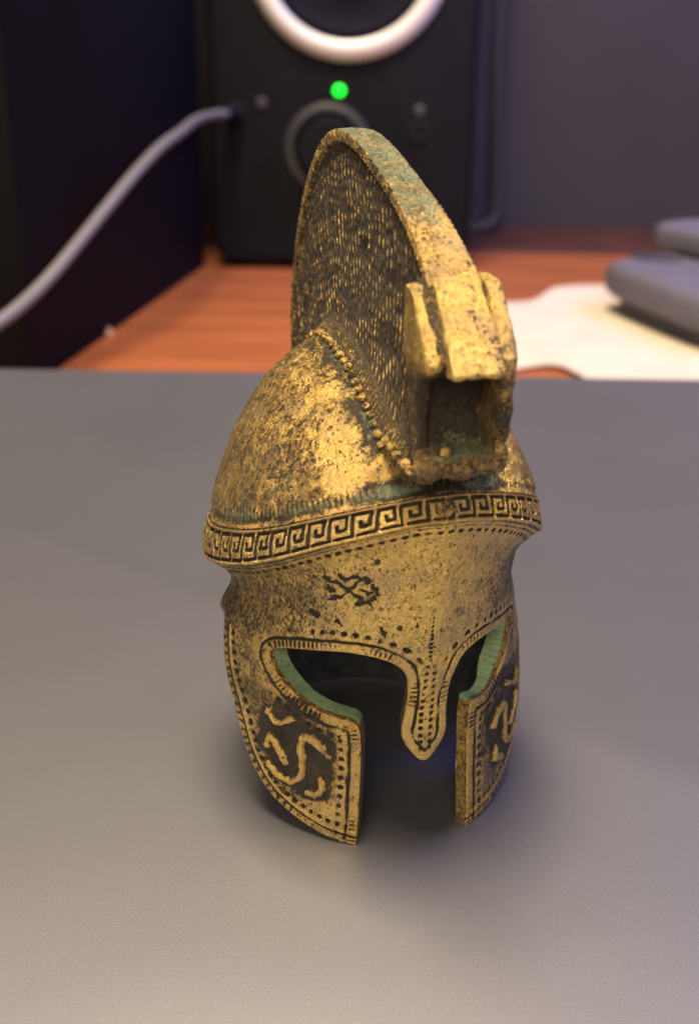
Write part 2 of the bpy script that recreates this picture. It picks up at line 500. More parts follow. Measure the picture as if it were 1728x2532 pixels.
# ------------------------------------------------------------------ helmet: measured shape
# each row of the cast shell: height at front / side / back, half width, front reach, middle, back reach, front sharpness
#        zf    zs    zb     W     F     bm    B     q
ROWS=np.array([
 (-1.0, -1.0, -1.0, 15.2, 12.0, -2.6,-19.2, 1.62),
 ( 2.5,  2.5,  2.5, 15.5, 11.9, -2.6,-18.8, 1.62),
 ( 7.0,  6.5,  6.0, 15.6, 11.6, -2.7,-18.0, 1.65),
 (12.0, 11.5, 10.5, 15.4, 11.4, -2.9,-17.2, 1.65),
 (17.0, 15.5, 14.0, 14.9, 11.9, -3.1,-16.4, 1.60),
 (21.5, 18.0, 16.0, 14.2, 12.4, -3.2,-15.8, 1.50),
 (26.0, 19.9, 17.3, 13.2, 12.8, -3.3,-15.6, 1.35),
 (29.5, 21.0, 18.4, 13.1, 13.2, -3.5,-15.8, 1.20),
 (31.7, 22.5, 19.8, 14.5, 13.9, -3.8,-16.9, 1.10),
 (32.5, 23.2, 20.6, 15.25, 14.5, -4.0,-18.2, 1.05),
 (33.4, 24.8, 22.2, 15.1, 14.3, -4.0,-18.5, 1.05),
 (34.3, 26.4, 23.8, 14.75, 13.9, -4.0,-18.2, 1.05),
 (34.7, 27.0, 24.4, 14.5, 13.5, -4.1,-17.7, 1.05),
 (35.2, 28.2, 25.8, 14.45, 12.9, -4.5,-17.3, 1.0),
 (36.3, 31.0, 29.4, 13.5, 12.2, -5.0,-16.8, 1.0),
 (38.0, 34.4, 33.4, 12.0, 10.4, -5.4,-15.6, 1.0),
 (39.6, 37.2, 36.5, 10.3,  8.0, -5.6,-14.4, 1.0),
 (41.2, 39.9, 39.4,  8.0,  4.8, -5.7,-12.6, 1.0),
 (42.5, 41.8, 41.5,  5.5,  1.2, -5.7,-10.6, 1.0),
 (43.3, 43.1, 43.0,  2.8, -2.6, -5.7, -8.4, 1.0),
 (43.6, 43.6, 43.6,  0.05,-5.65,-5.7, -5.75,1.0)])
NR=len(ROWS)
def pchip(s,Y):
    """monotone cubic through rows Y at s=0..n-1"""
    d=np.diff(Y,axis=0)
    m=np.zeros_like(Y)
    a,b=d[:-1],d[1:]
    ok=(a*b)>0
    with np.errstate(divide='ignore',invalid='ignore'):
        m[1:-1]=np.where(ok,2*a*b/(a+b),0)
    m[0]=d[0];m[-1]=d[-1]
    i=np.clip(np.floor(s).astype(int),0,len(Y)-2);f=(s-i)[:,None]
    h00=2*f**3-3*f**2+1;h10=f**3-2*f**2+f;h01=-2*f**3+3*f**2;h11=f**3-f**2
    return h00*Y[i]+h10*m[i]+h01*Y[i+1]+h11*m[i+1]
def gpeak(t):
    """how far a row rises from its side height (0) to its front height (1)"""
    x=np.clip(np.abs(t)/(PI/2),0,1)
    return GP(x)
_gx=np.array([0,.1,.21,.29,.39,.49,.55,.73,.88,1.0]);_gy=np.array([1,.975,.905,.83,.72,.585,.49,.255,.10,0])
def GP(x):
    # smooth interpolation of the measured sweep of the band
    xs=np.linspace(0,1,401)
    ys=np.interp(xs,_gx,_gy)
    k=np.hanning(61);k/=k.sum()
    yp=np.concatenate([ys[1:61][::-1],ys,np.zeros(60)])
    ys=np.convolve(yp,k,'same')[60:461]
    return np.interp(x,xs,ys)
def surf(T,S):
    """T (n,), S (m,) -> points (m,n,3) in helmet axes: a sideways, b forward, c up"""
    R=pchip(S,ROWS)
    zf,zs,zb,W,F,bm,B,q=[R[:,k][:,None] for k in range(8)]
    T=T[None,:]
    sn,cs=np.sin(T),np.cos(T)
    a=W*sn
    fr=np.abs(cs)
    b=np.where(cs>=0,bm+(F-bm)*np.maximum(fr,1e-9)**q,bm+(B-bm)*np.maximum(fr,1e-9)**1.0)
    z=np.where(cs>=0,zs+(zf-zs)*gpeak(T),zs+(zb-zs)*fr**1.3)
    # slight keel down the middle of the brow and nasal
    k=np.exp(-(a/1.7)**2)*np.clip((35.0-z)/6,0,1)*(cs>0)
    b=b+0.35*k
    return np.stack([a,b,z+0*a],-1)
def to_world(P):
    ps=math.radians(PSI);c,s=math.cos(ps),math.sin(ps)
    a,b,z=P[...,0],P[...,1],P[...,2]
    return np.stack([HX+a*c+b*s,HY+a*s-b*c,z],-1)


L_OPEN = [(0,8.85),(-.5,8.95),(-1.1,9.6),(-1.95,10.7),(-2.2,11.8),(-2.0,13),(-1.85,15.2),(-2.0,17.1),(-2.45,18.0),(-3.2,18.65),(-4.4,19.1),(-6.15,19.38),
          (-8.4,19.25),(-10.3,18.85),(-12.4,18.42),(-14.6,17.75),(-15.35,17.15),(-14.75,16.1),(-13.9,15.2),(-12.6,14.25),(-11.07,13.35),(-9.86,13.0),
          (-8.74,12.75),(-7.1,12.6),(-6.1,12.4),(-5.65,11.7),(-5.45,9.6),(-5.52,6.5),(-5.8,2.4),(-6.1,-.6)]
R_OPEN = [(0,8.85),(.5,8.95),(1.15,9.6),(1.9,10.4),(2.25,11.3),(2.2,12.4),(2.1,14.3),(2.2,15.7),(2.4,16.7),(2.85,17.6),(3.3,18.35),(4.2,19.1),(6.15,19.5),
          (9.2,19.2),(11.2,18.8),(13.3,18.3),(14.4,17.3),(13.9,16.3),(12.43,15.55),(10.9,14.7),(9.5,13.8),(8.4,13.2),(6.95,12.8),(5.5,13.1),
          (4.95,12.8),(4.8,11.1),(4.8,8.1),(4.86,3.9),(5.25,-.6)]
L_REAR = [(-6.1,-.6),(-6.2,0.0),(-7.6,.05),(-10.1,.6),(-12.4,1.5),(-14.8,2.7),(-16.3,4.4),(-17.5,6.3),(-18.7,9.5),(-20.4,12.9),(-21.2,15.1),(-21.9,17.3),
          (-22.4,18.0),(-25.0,17.4),(-29,15.4),(-32.5,11.5),(-35,6.0),(-36.5,0.02),(-38.5,0.02),(-40.0,.5),(-42,.8),(-70,.8)]
R_REAR = [(-u, z) for u, z in L_REAR]
R_REAR[12:] = [(22.6, 17.6), (23.4, 15.5), (24.6, 11.0), (25.8, 5.5), (26.6, 0.02), (29, 0.02), (31.0, .5), (34, .8), (70, .8)]
R_REAR[0] = (5.25, -.6); R_REAR[1] = (5.4, 0.0); R_REAR[2] = (7.0, .05)

def poly_dist(u, z, poly):
    """distance to a polyline, arc length of the nearest point, the nearest point, and side (+ left of travel)"""
    pts = np.array(poly, dtype=float)
    best = np.full(u.shape, 1e9); arc = np.zeros_like(best); nu = np.zeros_like(best); nz = np.zeros_like(best); side = np.zeros_like(best)
    acc = 0.0
    for k in range(len(pts) - 1):
        (x0, y0), (x1, y1) = pts[k], pts[k + 1]
        dx, dy = x1 - x0, y1 - y0
        L = math.hypot(dx, dy)
        f = np.clip(((u - x0) * dx + (z - y0) * dy) / (L * L), 0, 1)
        px, py = x0 + f * dx, y0 + f * dy
        d = np.hypot(u - px, z - py)
        m = d < best - 1e-9
        best = np.where(m, d, best); arc = np.where(m, acc + f * L, arc); nu = np.where(m, px, nu); nz = np.where(m, py, nz)
        acc += L
    return best, arc, nu, nz

def smooth_poly(p, it=2):
    p = [np.array(q, float) for q in p]
    for _ in range(it):
        out = [p[0]]
        for a, b in zip(p[:-1], p[1:]):
            out += [a * .75 + b * .25, a * .25 + b * .75]
        out.append(p[-1])
        p = out
    return [tuple(q) for q in p]

def inside(u, z, poly):
    pts = np.array(poly, float)
    r = np.zeros(u.shape, bool)
    for (x0, y0), (x1, y1) in zip(pts, np.roll(pts, -1, 0)):
        c = ((y0 > z) != (y1 > z))
        with np.errstate(divide='ignore', invalid='ignore'):
            r ^= c & (u < (x1 - x0) * (z - y0) / (y1 - y0 + 1e-12) + x0)
    return r

# ---- sampling grid
tf = np.linspace(-2.0, 2.0, 640)
tb = np.linspace(2.0, 2 * PI - 2.0, 130)[1:-1]
T = np.concatenate([tf, tb])
nT = len(T)
lens = [3.5,4.5,5,5,4.5,4.5,3.5,2.3,1.1,1.7,1.7,.7,.7,1.5,3.2,3.2,3.3,3.0,3.3,3.2]
segs = [max(5, int(l / (0.088 if i < 9 else 0.062 if i < 11 else 0.10))) for i, l in enumerate(lens)]
S = np.concatenate([i + np.arange(n) / n for i, n in enumerate(segs)] + [np.array([NR - 1.0])])
Tw = (T + PI) % (2 * PI) - PI
nS = len(S)
order_T = np.argsort(Tw)
P0 = surf(Tw, S)
# arc-length coordinate round the face
tt = np.linspace(-PI, PI, 7201)
cc = surf(tt, np.array([3.0]))[0]
uu = np.concatenate([[0], np.cumsum(np.hypot(np.diff(cc[:, 0]), np.diff(cc[:, 1])))])
uu -= np.interp(0, tt, uu)
U1 = np.interp(Tw, tt, uu)
U = np.broadcast_to(U1[None], (nS, nT)).copy()
Z = P0[..., 2]
bb = np.concatenate([[0], np.cumsum(np.linalg.norm(np.diff(surf(tt, np.array([10.0]))[0], axis=0), axis=1))])
bb -= np.interp(0, tt, bb)
UB = np.broadcast_to(np.interp(Tw, tt, bb)[None], (nS, nT))
SG = np.broadcast_to(S[:, None], (nS, nT))
TG = np.broadcast_to(Tw[None], (nS, nT))

def grid_normals(P):
    du = np.roll(P, -1, 1) - np.roll(P, 1, 1)
    ds = np.empty_like(P)
    ds[1:-1] = P[2:] - P[:-2]; ds[0] = P[1] - P[0]; ds[-1] = P[-1] - P[-2]
    n = np.cross(du, ds)
    n /= np.maximum(np.linalg.norm(n, axis=-1, keepdims=True), 1e-9)
    return n
NRM = grid_normals(P0)
# outward means away from the upright axis
if (NRM[200, 100] * (P0[200, 100] - np.array([0, -3, P0[200, 100, 2]]))).sum() < 0:
    NRM = -NRM
NRM[-1] = (0, 0, 1)

# ---- openings (only rows under the band)
nF = int(np.searchsorted(S, 9.0))
fu, fz = U[:nF].copy(), Z[:nF].copy()
LO, RO = smooth_poly(L_OPEN), smooth_poly(R_OPEN)
LR, RR = smooth_poly(L_REAR, 1), smooth_poly(R_REAR, 1)
open_poly = LO[::-1] + RO[1:]
hole = inside(fu, fz, open_poly + [(5.25, -30), (-6.1, -30)])
below = inside(fu, fz, LR + [(-70, -30), (-6.1, -30)]) | inside(fu, fz, RR + [(70, -30), (5.25, -30)])
dL, aL, nuL, nzL = poly_dist(fu, fz, LO)
dR, aR, nuR, nzR = poly_dist(fu, fz, RO)
m = dL < dR
dO = np.where(m, dL, dR); aO = np.where(m, aL, aR); nuO = np.where(m, nuL, nuR); nzO = np.where(m, nzL, nzR)
dL, aL, nuL, nzL = poly_dist(fu, fz, LR)
dR, aR, nuR, nzR = poly_dist(fu, fz, RR)
m = fu < 0
dB = np.where(m, dL, dR); aB = np.where(m, aL, aR); nuB = np.where(m, nuL, nuR); nzB = np.where(m, nzL, nzR)
solid = ~(hole | below)
nearO = dO < dB
dE = np.minimum(dO, dB); nuE = np.where(nearO, nuO, nuB); nzE = np.where(nearO, nzO, nzB)
sdf = np.where(solid, dE, -dE)

keep_v = np.ones((nS, nT), bool)
keep_v[:nF] = sdf > -0.001
# keep a quad when at least two of its corners are solid, then pull its loose corners onto the outline
j1 = np.roll(np.arange(nT), -1)
kc = keep_v.astype(int)
cnt = kc[:-1] + kc[1:] + kc[:-1][:, j1] + kc[1:][:, j1]
quad = cnt >= 2
used = np.zeros((nS, nT), bool)
for a, b in ((0, 0), (1, 0), (0, 1), (1, 1)):
    rows = slice(a, nS - 1 + a)
    if b:
        used[rows] |= np.roll(quad, 1, 1)
    else:
        used[rows] |= quad
# grid step in u and z at each vertex, for moving corners along the surface
dudT = np.gradient(np.unwrap(U1 * 0 + U1), edge_order=1)
Pu = (np.roll(P0, -1, 1) - np.roll(P0, 1, 1)) / np.maximum(np.abs((np.roll(U, -1, 1) - np.roll(U, 1, 1))), 1e-6)[..., None]
Pu[:, :2] = Pu[:, 2:3]; Pu[:, -2:] = Pu[:, -3:-2]
Ps = np.empty_like(P0); Ps[1:-1] = P0[2:] - P0[:-2]; Ps[0] = P0[1] - P0[0]; Ps[-1] = P0[-1] - P0[-2]
Pz = Ps / np.maximum(np.abs(Ps[..., 2]), 1e-4)[..., None]
move = used[:nF] & (sdf < 0.0)
edgeq = np.zeros((nS, nT), bool)
du_ = np.where(move, nuE - fu, 0); dz_ = np.where(move, nzE - fz, 0)
du_ = np.clip(du_, -.4, .4); dz_ = np.clip(dz_, -.4, .4)
dz_res = dz_ - Pu[:nF, :, 2] * du_
PB = P0.copy()
PB[:nF] += Pu[:nF] * du_[..., None] + Pz[:nF] * dz_res[..., None]
fu = fu + du_; fz = fz + dz_
sdf = np.where(move, 0.0, sdf)

# the viewer's right cheek bulges a little more than the left one
def warp(P):
    a, z = P[..., 0], P[..., 2]
    P = P.copy()
    P[..., 0] = a * np.where(a > 0, 1 + 0.030 * np.clip((16 - z) / 6, 0, 1) * np.clip((a - 6) / 6, 0, 1), 1)
    P[..., 0] *= 1 + 0.022 * (a < 0) * np.exp(-((np.broadcast_to(S[:, None], a.shape) - 10) / 1.6) ** 2) * sstep(5, 12, -a)
    return P

# ---- ornament: heights in mm and patina
H = np.zeros((nS, nT)); dirt = np.full((nS, nT), 0.30); grn = np.zeros((nS, nT)); cop = np.zeros((nS, nT))
PJ = PB + 0
nzA = vnoise(P0, 0.35, 3); nzB_ = vnoise(P0, 0.9, 5); nzC = vnoise(P0, 2.4, 9); nzD = vnoise(P0, 5.0, 11)
H += 0.05 * nzA + 0.035 * nzB_ + 0.018 * nzC

h = np.zeros_like(fu); dt = np.zeros_like(fu); gr = np.zeros_like(fu); cp = np.zeros_like(fu)
d = np.where(solid, dO, 0)
jit = vnoise(np.stack([fu, fz, fu * 0], -1), 0.8, 21)
nas = np.clip((3.2 - np.abs(fu)) / 1.2, 0, 1) * np.clip((18.8 - fz) / 1.5, 0, 1)
brow = fz > 13.8
# groove along the opening
gw = 1.05 - 0.08 * nas + 0.05 * jit
gpath = np.exp(-((d - gw) / 0.13) ** 2)
gbreak = np.clip(0.75 + 0.6 * jit, 0.25, 1)
h -= 0.24 * gpath * gbreak; dt += 0.58 * gpath * gbreak
# ticks on the rim
tick = (0.5 + 0.5 * np.cos(2 * PI * aO / 0.44 + 1.2 * jit)) ** 2 * sstep(0.06, 0.25, d) * sstep(0.92, 0.72, d)
tk_m = np.clip(0.45 + 0.9 * vnoise(np.stack([aO, fz * 0, fu * 0], -1), 0.4, 31), 0, 1)
h -= 0.15 * tick * tk_m; dt += 0.42 * tick * tk_m
# punched dots beside the groove
def dots(arc, dd, centre, pitch, r, ph=0.0):
    x = ((arc / pitch + ph) % 1 - 0.5) * pitch
    wob = 0.07 * np.sin(np.floor(arc / pitch + ph) * 12.9898)
    return sstep(r, r * 0.45, np.hypot(x, dd - centre - wob))
dot_b = dots(aO, d, 1.82 + 0.0 * fu, 0.97, 0.31)
dot_n = dots(fz, np.abs(fu), 0.42, 0.70, 0.28, 0.15)
nasz = sstep(9.9, 10.3, fz) * (1 - sstep(18.6, 19.2, fz))
dd_ = dot_b * (1 - np.clip((2.6 - np.abs(fu)) / .6, 0, 1) * np.clip((19.0 - fz) / 1, 0, 1)) * ((brow & (np.abs(fu) < 12)) | (fz < 13.2)) + dot_n * nasz * (np.abs(fu) < 1)
dd_ = np.clip(dd_, 0, 1) * solid
dskip = np.clip(0.68 + 0.75 * vnoise(np.stack([aO, fz * 0 + 3, fu * 0], -1), 0.9, 41), 0.3, 1)
h -= 0.34 * dd_ * dskip; dt += 0.62 * dd_ * dskip
# small dots down the middle of the brow
mid = dots(fz, np.abs(fu + 0.25), 0.0, 0.42, 0.17) * (fz > 19.3) * (fz < 23.5)
h -= 0.10 * mid; dt += 0.45 * mid
# rear and lower border of the cheek guards
cheek = (np.abs(fu) < 22.4) & (fz < 17.6)
db = np.where(solid & cheek, dB, 9)
g2 = np.exp(-((db - 0.95) / 0.11) ** 2)
h -= 0.20 * g2; dt += 0.7 * g2
lip = np.exp(-((db - 1.22) / 0.14) ** 2)
h += 0.10 * lip; dt -= 0.15 * lip
d3 = dots(aB, db, 1.75, 0.95, 0.30) * cheek
h -= 0.26 * d3; dt += 0.58 * d3
tick2 = (0.5 + 0.5 * np.cos(2 * PI * aB / 0.8 + 1.5 * jit)) ** 3 * sstep(0.1, 0.25, db) * sstep(0.85, 0.6, db)
h -= 0.07 * tick2; dt += 0.35 * tick2
# scroll relief on both cheek guards
SCROLL = [[(-8.55,8.75),(-8.9,9.3),(-9.8,9.95),(-10.55,10.1),(-11.0,9.5),(-10.95,7.8),(-10.9,6.3),(-11.5,5.35),(-12.6,5.15),(-13.6,5.4),(-14.3,6.0)],
          [(-9.05,6.1),(-8.95,5.3),(-9.6,4.65),(-10.4,4.6)],
          [(-14.6,8.0),(-14.5,9.1),(-13.9,8.7),(-13.2,7.9),(-12.5,6.9)],
          [(-14.6,11.3),(-13.9,10.6),(-13.2,10.6),(-12.4,11.2),(-11.5,11.6)]]
SCW = [0.30, 0.28, 0.30, 0.2]
sc = np.zeros_like(fu)
for pl, w in zip(SCROLL, SCW):
    pl = smooth_poly(pl, 2)
    for sgn in (1, -1):
        p2 = [(sgn * x, y + (0.25 if sgn < 0 else 0)) for x, y in pl]
        sel = np.where((np.abs(fu) > 7) & (np.abs(fu) < 17) & (fz < 13.5))
        q, _, _, _ = poly_dist(fu[sel], fz[sel], p2)
        v = sstep(w + 0.14, w - 0.16, q + 0.12 * jit[sel] + 0.16 * nzC[:nF][sel] + 0.08 * nzD[:nF][sel])
        sc[sel] = np.maximum(sc[sel], v)
field = sstep(5.0, 3.2, np.hypot((np.abs(fu) - 11.2) / 1.0, (fz - 8.6) / 1.10) + 1.1 * nzB_[:nF])
field = np.clip(field * (1.0 + 0.7 * vnoise(np.stack([fu, fz, fu * 0], -1), 0.45, 57)), 0, 1)
h += 0.42 * sc - 0.10 * field * (1 - sc); dt += 0.25 * field * (1 - sc) - 0.10 * sc + .14 * nzC[:nF] * field; gr += 0.35 * field * np.clip(nzB_[:nF], 0, 1)
# incised mark on the left of the brow: a cross between leaves
MARK = [[(-11.2,26.0),(-9.6,25.9),(-8.3,25.2),(-7.0,24.6)],[(-10.2,24.2),(-9.0,24.6),(-8.2,25.6),(-7.2,26.7)],[(-8.9,26.4),(-7.9,26.6),(-6.6,26.4)],
        [(-7.6,24.3),(-6.6,24.3),(-5.9,24.9)],[(-6.3,26.0),(-5.7,25.3)],[(-10.6,25.2),(-9.9,24.9)],[(-7.3,25.4),(-6.3,25.2)],[(-6.6,24.6),(-6.3,24.2)],[(-9.6,26.6),(-9.0,26.2)],
        [(-5.0,22.2),(-4.5,21.5)],[(-12.2,22.6),(-11.2,22.2)],[(-9.1,22.3),(-8.5,22.0)]]
sel = np.where((fu < -4) & (fu > -13) & (fz > 20.5) & (SG[:nF] < 8.3))
mk = np.zeros_like(fu)
for pl in MARK:
    q, _, _, _ = poly_dist(fu[sel] + 0.25 * nzB_[:nF][sel], fz[sel] + 0.25 * nzC[:nF][sel], smooth_poly(pl, 1))
    mk[sel] = np.maximum(mk[sel], sstep(0.24, 0.08, q + .06 * nzD[:nF][sel]))
h -= 0.10 * mk; dt += 0.34 * mk
for (cu, cz, r) in ((-3.2, 22.3, .34), (-1.7, 22.5, .3), (-6.0, 28.3, .3)):
    k = sstep(r, r * .4, np.hypot(fu - cu, fz - cz) + .1 * jit)
    dt += 0.55 * k; gr += 0.45 * k; h -= 0.08 * k
# slits and ridges under the band
SF = SG[:nF]
zlo = np.interp(Tw, tt, surf(tt, np.array([9.0]))[0][:, 2])[None]
vb = fz - zlo
ubf = UB[:nF]
slx = ((ubf / 0.98) % 1 - 0.5) * 0.98
sl = sstep(1.0, 0.5, np.hypot(slx / 0.36, (vb + 1.25) / 0.21)) * np.clip(0.9 + 0.8 * vnoise(np.stack([ubf, ubf * 0, ubf * 0], -1), 0.7, 77), 0.15, 1)
sl = sl * (SF > 6)
h -= 0.28 * sl; dt += 0.65 * sl
rd = np.exp(-((vb + 0.34) / 0.10) ** 2) + 0.8 * np.exp(-((vb + 0.75) / 0.08) ** 2)
h -= 0.10 * rd * (SF > 6); dt += 0.22 * rd * (SF > 6)
# rounded outline
e = np.where(solid, np.minimum(dO, dB), 0)
rr = 0.24
h -= np.where(e < rr, rr - np.sqrt(np.maximum(rr ** 2 - (rr - e) ** 2, 0)), 0)
# tone of the face: clean in the middle of the brow, darker out on the sides and on the cheek guards
af = np.abs(fu)
base = 0.20 + 0.20 * sstep(5, 14, af) + 0.14 * sstep(15, 22, af)
base = base + np.where(fz < 13.5, 0.10, 0) * sstep(3.5, 5, af)
base = base + 0.13 * (fu > 3) * sstep(13.5, 12.5, fz) * sstep(3.5, 5, af)
clean = sstep(2.6, 1.2, np.hypot((af - 9.3) / 1.2, (fz - 2.3)))
base -= 0.20 * clean * (fu < 0)
base += 0.14 * (fu > 5) * sstep(19, 22, fz) * sstep(27, 25, fz)
cp += 0.35 * sstep(9, 14, af) * (fz > 12) + 0.30 * (af > 4) * (fz < 13.5)
gr += 0.30 * np.exp(-((d - 1.5) / 0.5) ** 2) * (fu > 4) * (fz > 17.5) * (fu < 12)
dirt[:nF] = base + dt; H[:nF] += h; grn[:nF] = gr; cop[:nF] = np.clip(cp, 0, 1)

# ---- the meander band
b0, b1 = int(np.searchsorted(S, 8.9)), int(np.searchsorted(S, 11.35))
w = np.interp(SG[b0:b1], [9.0, 10.0, 11.0], [0.0, 0.5, 1.0], left=-.1, right=1.15)
w = SG[b0:b1] / 2 - 4.5
pitch = 1.98
ubn = UB[b0:b1] + 0.12 * nzB_[b0:b1]
cx_ = (ubn / pitch) % 1.0
cell = np.floor(ubn / pitch)
KEY = [[(.12, .12), (.12, .86), (.84, .86), (.84, .42), (.47, .42), (.47, .60)], [(.36, .14), (1.10, .14)], [(-.64, .14), (.10, .14)]]
# rows are taller at the sides than at the front, so strokes are measured in mm
hgt = np.interp(np.abs(Tw), [0, .5, 1.0, 1.6, PI], [2.05, 2.5, 3.0, 3.3, 3.3])[None]
q = np.full(cx_.shape, 9.0)
for pl in KEY:
    for (x0, y0), (x1, y1) in zip(pl[:-1], pl[1:]):
        ax, ay = (cx_ - x0) * pitch, (w - y0) * hgt
        dx, dy = (x1 - x0) * pitch, (y1 - y0) * hgt
        f = np.clip((ax * dx + ay * dy) / (dx * dx + dy * dy + 1e-9), 0, 1)
        q = np.minimum(q, np.hypot(ax - f * dx, ay - f * dy))
wornb = np.clip(1.0 - 0.85 * np.exp(-((UB[b0:b1] + 0.4) / 1.3) ** 2) + 0.25 * nzB_[b0:b1], 0.12, 1)
key = sstep(0.215, 0.085, q + 0.05 * nzC[b0:b1]) * wornb
H[b0:b1] -= 0.24 * key + 0.03
edge = np.exp(-((w - 0.985) * hgt / 0.10) ** 2) + np.exp(-((w - 0.015) * hgt / 0.10) ** 2)
H[b0:b1] += 0.10 * edge * (np.abs(w - .5) < .56)
gl2 = np.exp(-((w - 1.09) * hgt / 0.09) ** 2)
H[b0:b1] -= 0.12 * gl2
dirt[b0:b1] = 0.26 + 0.42 * key + 0.10 * nzB_[b0:b1] + 0.06 * nzC[b0:b1] + 0.24 * sstep(6, 15, np.abs(UB[b0:b1])) - 0.12 * edge + 0.3 * gl2 + 0.22 * np.exp(-((UB[b0:b1] + 0.2) / 1.5) ** 2)
cop[b0:b1] = 0.20

# ---- groove and little green beads above the band, then the bowl
c0 = int(np.searchsorted(S, 11.35))
s_ = SG[c0:]
ubc = UB[c0:]
Pc = P0[c0:]
groove = np.exp(-((s_ - 12.6) / 0.55) ** 2)
bead = (0.5 + 0.5 * np.cos(2 * PI * ubc / 0.56)) * np.exp(-((s_ - 12.75) / 0.38) ** 2)
H[c0:] += 0.16 * bead - 0.10 * groove
fine = vnoise(Pc * np.array([1, 1, .6]), 3.0, 61) * 0.035 + vnoise(Pc * np.array([1, .7, 1]), 6.0, 63) * 0.03
pit = np.clip(vnoise(Pc, 1.5, 65) - 0.25, 0, 1)
H[c0:] += fine - 0.10 * pit
# bright polished patch beside the crest, toward the front
tc_, zc = TG[c0:], Pc[..., 2]
aC, bC = Pc[..., 0], Pc[..., 1]
patch = sstep(4.2, 1.2, np.hypot((np.abs(aC) - 7.2 + 0.10 * (zc - 36)) / 0.62, (zc - 36.3) / 1.25) + 1.9 * nzA[c0:] + 1.5 * nzB_[c0:] + 0.8 * nzC[c0:]) * (bC > -5)
streak = np.exp(-((s_ - 13.9 + 0.25 * nzB_[c0:]) / 0.35) ** 2) * sstep(11, 7, np.abs(aC)) * (bC > 0)
dC = 0.42 + 0.10 * nzA[c0:] + .06 * nzB_[c0:] - 0.26 * patch - 0.34 * streak + 0.20 * groove * (1 - 0.8 * streak)
dC += (0.20 + .2 * nzB_[c0:]) * sstep(6.6, 4.8, np.abs(aC)) * (1 - streak)
dirt[c0:] = dC
grn[c0:] = 0.62 * groove * np.clip(0.6 + 0.8 * nzA[c0:], 0, 1) + 0.22 * bead + 0.55 * sstep(6.6, 4.6, np.abs(aC)) * np.clip(nzB_[c0:] + .35, 0, 1)
cop[c0:] = np.clip(0.45 - 0.4 * patch + 0.3 * nzB_[c0:], 0, 1) * (1 - patch)
# wear follows the shape: raised spots rubbed bright, hollows hold the grime
def blur(A, k):
    for ax in (0, 1):
        B = np.pad(A, [(k, k) if ax == 0 else (0, 0), (k, k) if ax == 1 else (0, 0)], mode='edge' if ax == 0 else 'wrap')
        c = np.cumsum(B, axis=ax)
        c = np.concatenate([np.zeros_like(np.take(c, [0], axis=ax)), c], axis=ax)
        n = A.shape[ax]
        A = (np.take(c, np.arange(2 * k + 1, 2 * k + 1 + n), axis=ax) - np.take(c, np.arange(0, n), axis=ax)) / (2 * k + 1)
    return A
rel = H - blur(H, 7)
relb = H - blur(H, 26)
dirt -= np.clip(2.0 * rel, -.16, .22) + np.clip(1.2 * relb, -.12, .14)
ed_ = np.where(solid & (e < .5), np.exp(-((e - .12) / .14) ** 2), 0)
dirt[:nF] -= 0.16 * ed_ * np.clip(.6 + nzB_[:nF], 0, 1.2)

PO = warp(PB + NRM * H[..., None])
THK = 2.15 - 0.85 * sstep(3.5, 5, U) * sstep(22, 16, U) * sstep(14.5, 12.5, Z)
PI_ = warp(PB - NRM * (THK + 0.05 * nzA)[..., None])

# ---- parts of the shell
M_BRASS = brass_material('gilt_brass')
M_GREEN = verdigris_material()
M_INNER = simple_mat('shaded_inner', (0.035, 0.038, 0.042), 0.7, 0, 0.4, 0.6, 0.0002, 2.0)  # inner skin coloured dark to blend with the shade inside the helmet
helmet = empty('helmet_figurine', (HX * MM, HY * MM, 0), math.radians(PSI))
tag(helmet, 'small gilded brass ancient warrior helmet with a tall crest, standing on the grey metal lid', 'helmet')

sm = 0.25 * (SG[:-1] + SG[1:] + SG[:-1][:, j1] + SG[1:][:, j1])
tmn = 0.5 * (TG[:-1] + TG[:-1][:, j1]); 
um = 0.5 * (U[:-1] + U[:-1][:, j1]); um[:, np.abs(np.diff(np.append(U1, U1[0]))) > 5] = 48
zm = 0.25 * (Z[:-1] + Z[1:] + Z[:-1][:, j1] + Z[1:][:, j1])
part = np.full(quad.shape, 0)                       # 0 brow and sides
part[sm > 12.1] = 1                                  # bowl
part[(sm > 8.95) & (sm <= 12.1)] = 2                 # meander band
face = sm <= 8.95
zcut = 17.4 - 0.02 * np.abs(um)
part[face & (np.abs(um) < 3.4) & (zm < 18.2)] = 3    # nose guard
part[face & (um <= -3.4) & (um > -22.4) & (zm < zcut)] = 4
part[face & (um >= 3.4) & (um < 22.4) & (zm < zcut)] = 5
part[face & (np.abs(um) >= 22.4) & (zm < zcut)] = 6
scq = np.zeros(quad.shape)
scq[:nF - 1] = 0.25 * (sc[:-1] + sc[1:] + sc[:-1][:, j1] + sc[1:][:, j1])[:nF - 1]
part[(part == 4) & (scq > 0.4)] = 7
part[(part == 5) & (scq > 0.4)] = 8
NAMES = {0: 'brow', 1: 'bowl', 2: 'meander_band', 3: 'nose_guard', 4: 'cheek_guard', 5: 'cheek_guard', 6: 'neck_guard', 7: 'scroll_relief', 8: 'scroll_relief'}

def loc_m(P):
    """helmet axes (a, b, c) mm -> local metres of the helmet"""
    return np.stack([P[..., 0], -P[..., 1], P[..., 2]], -1) * MM

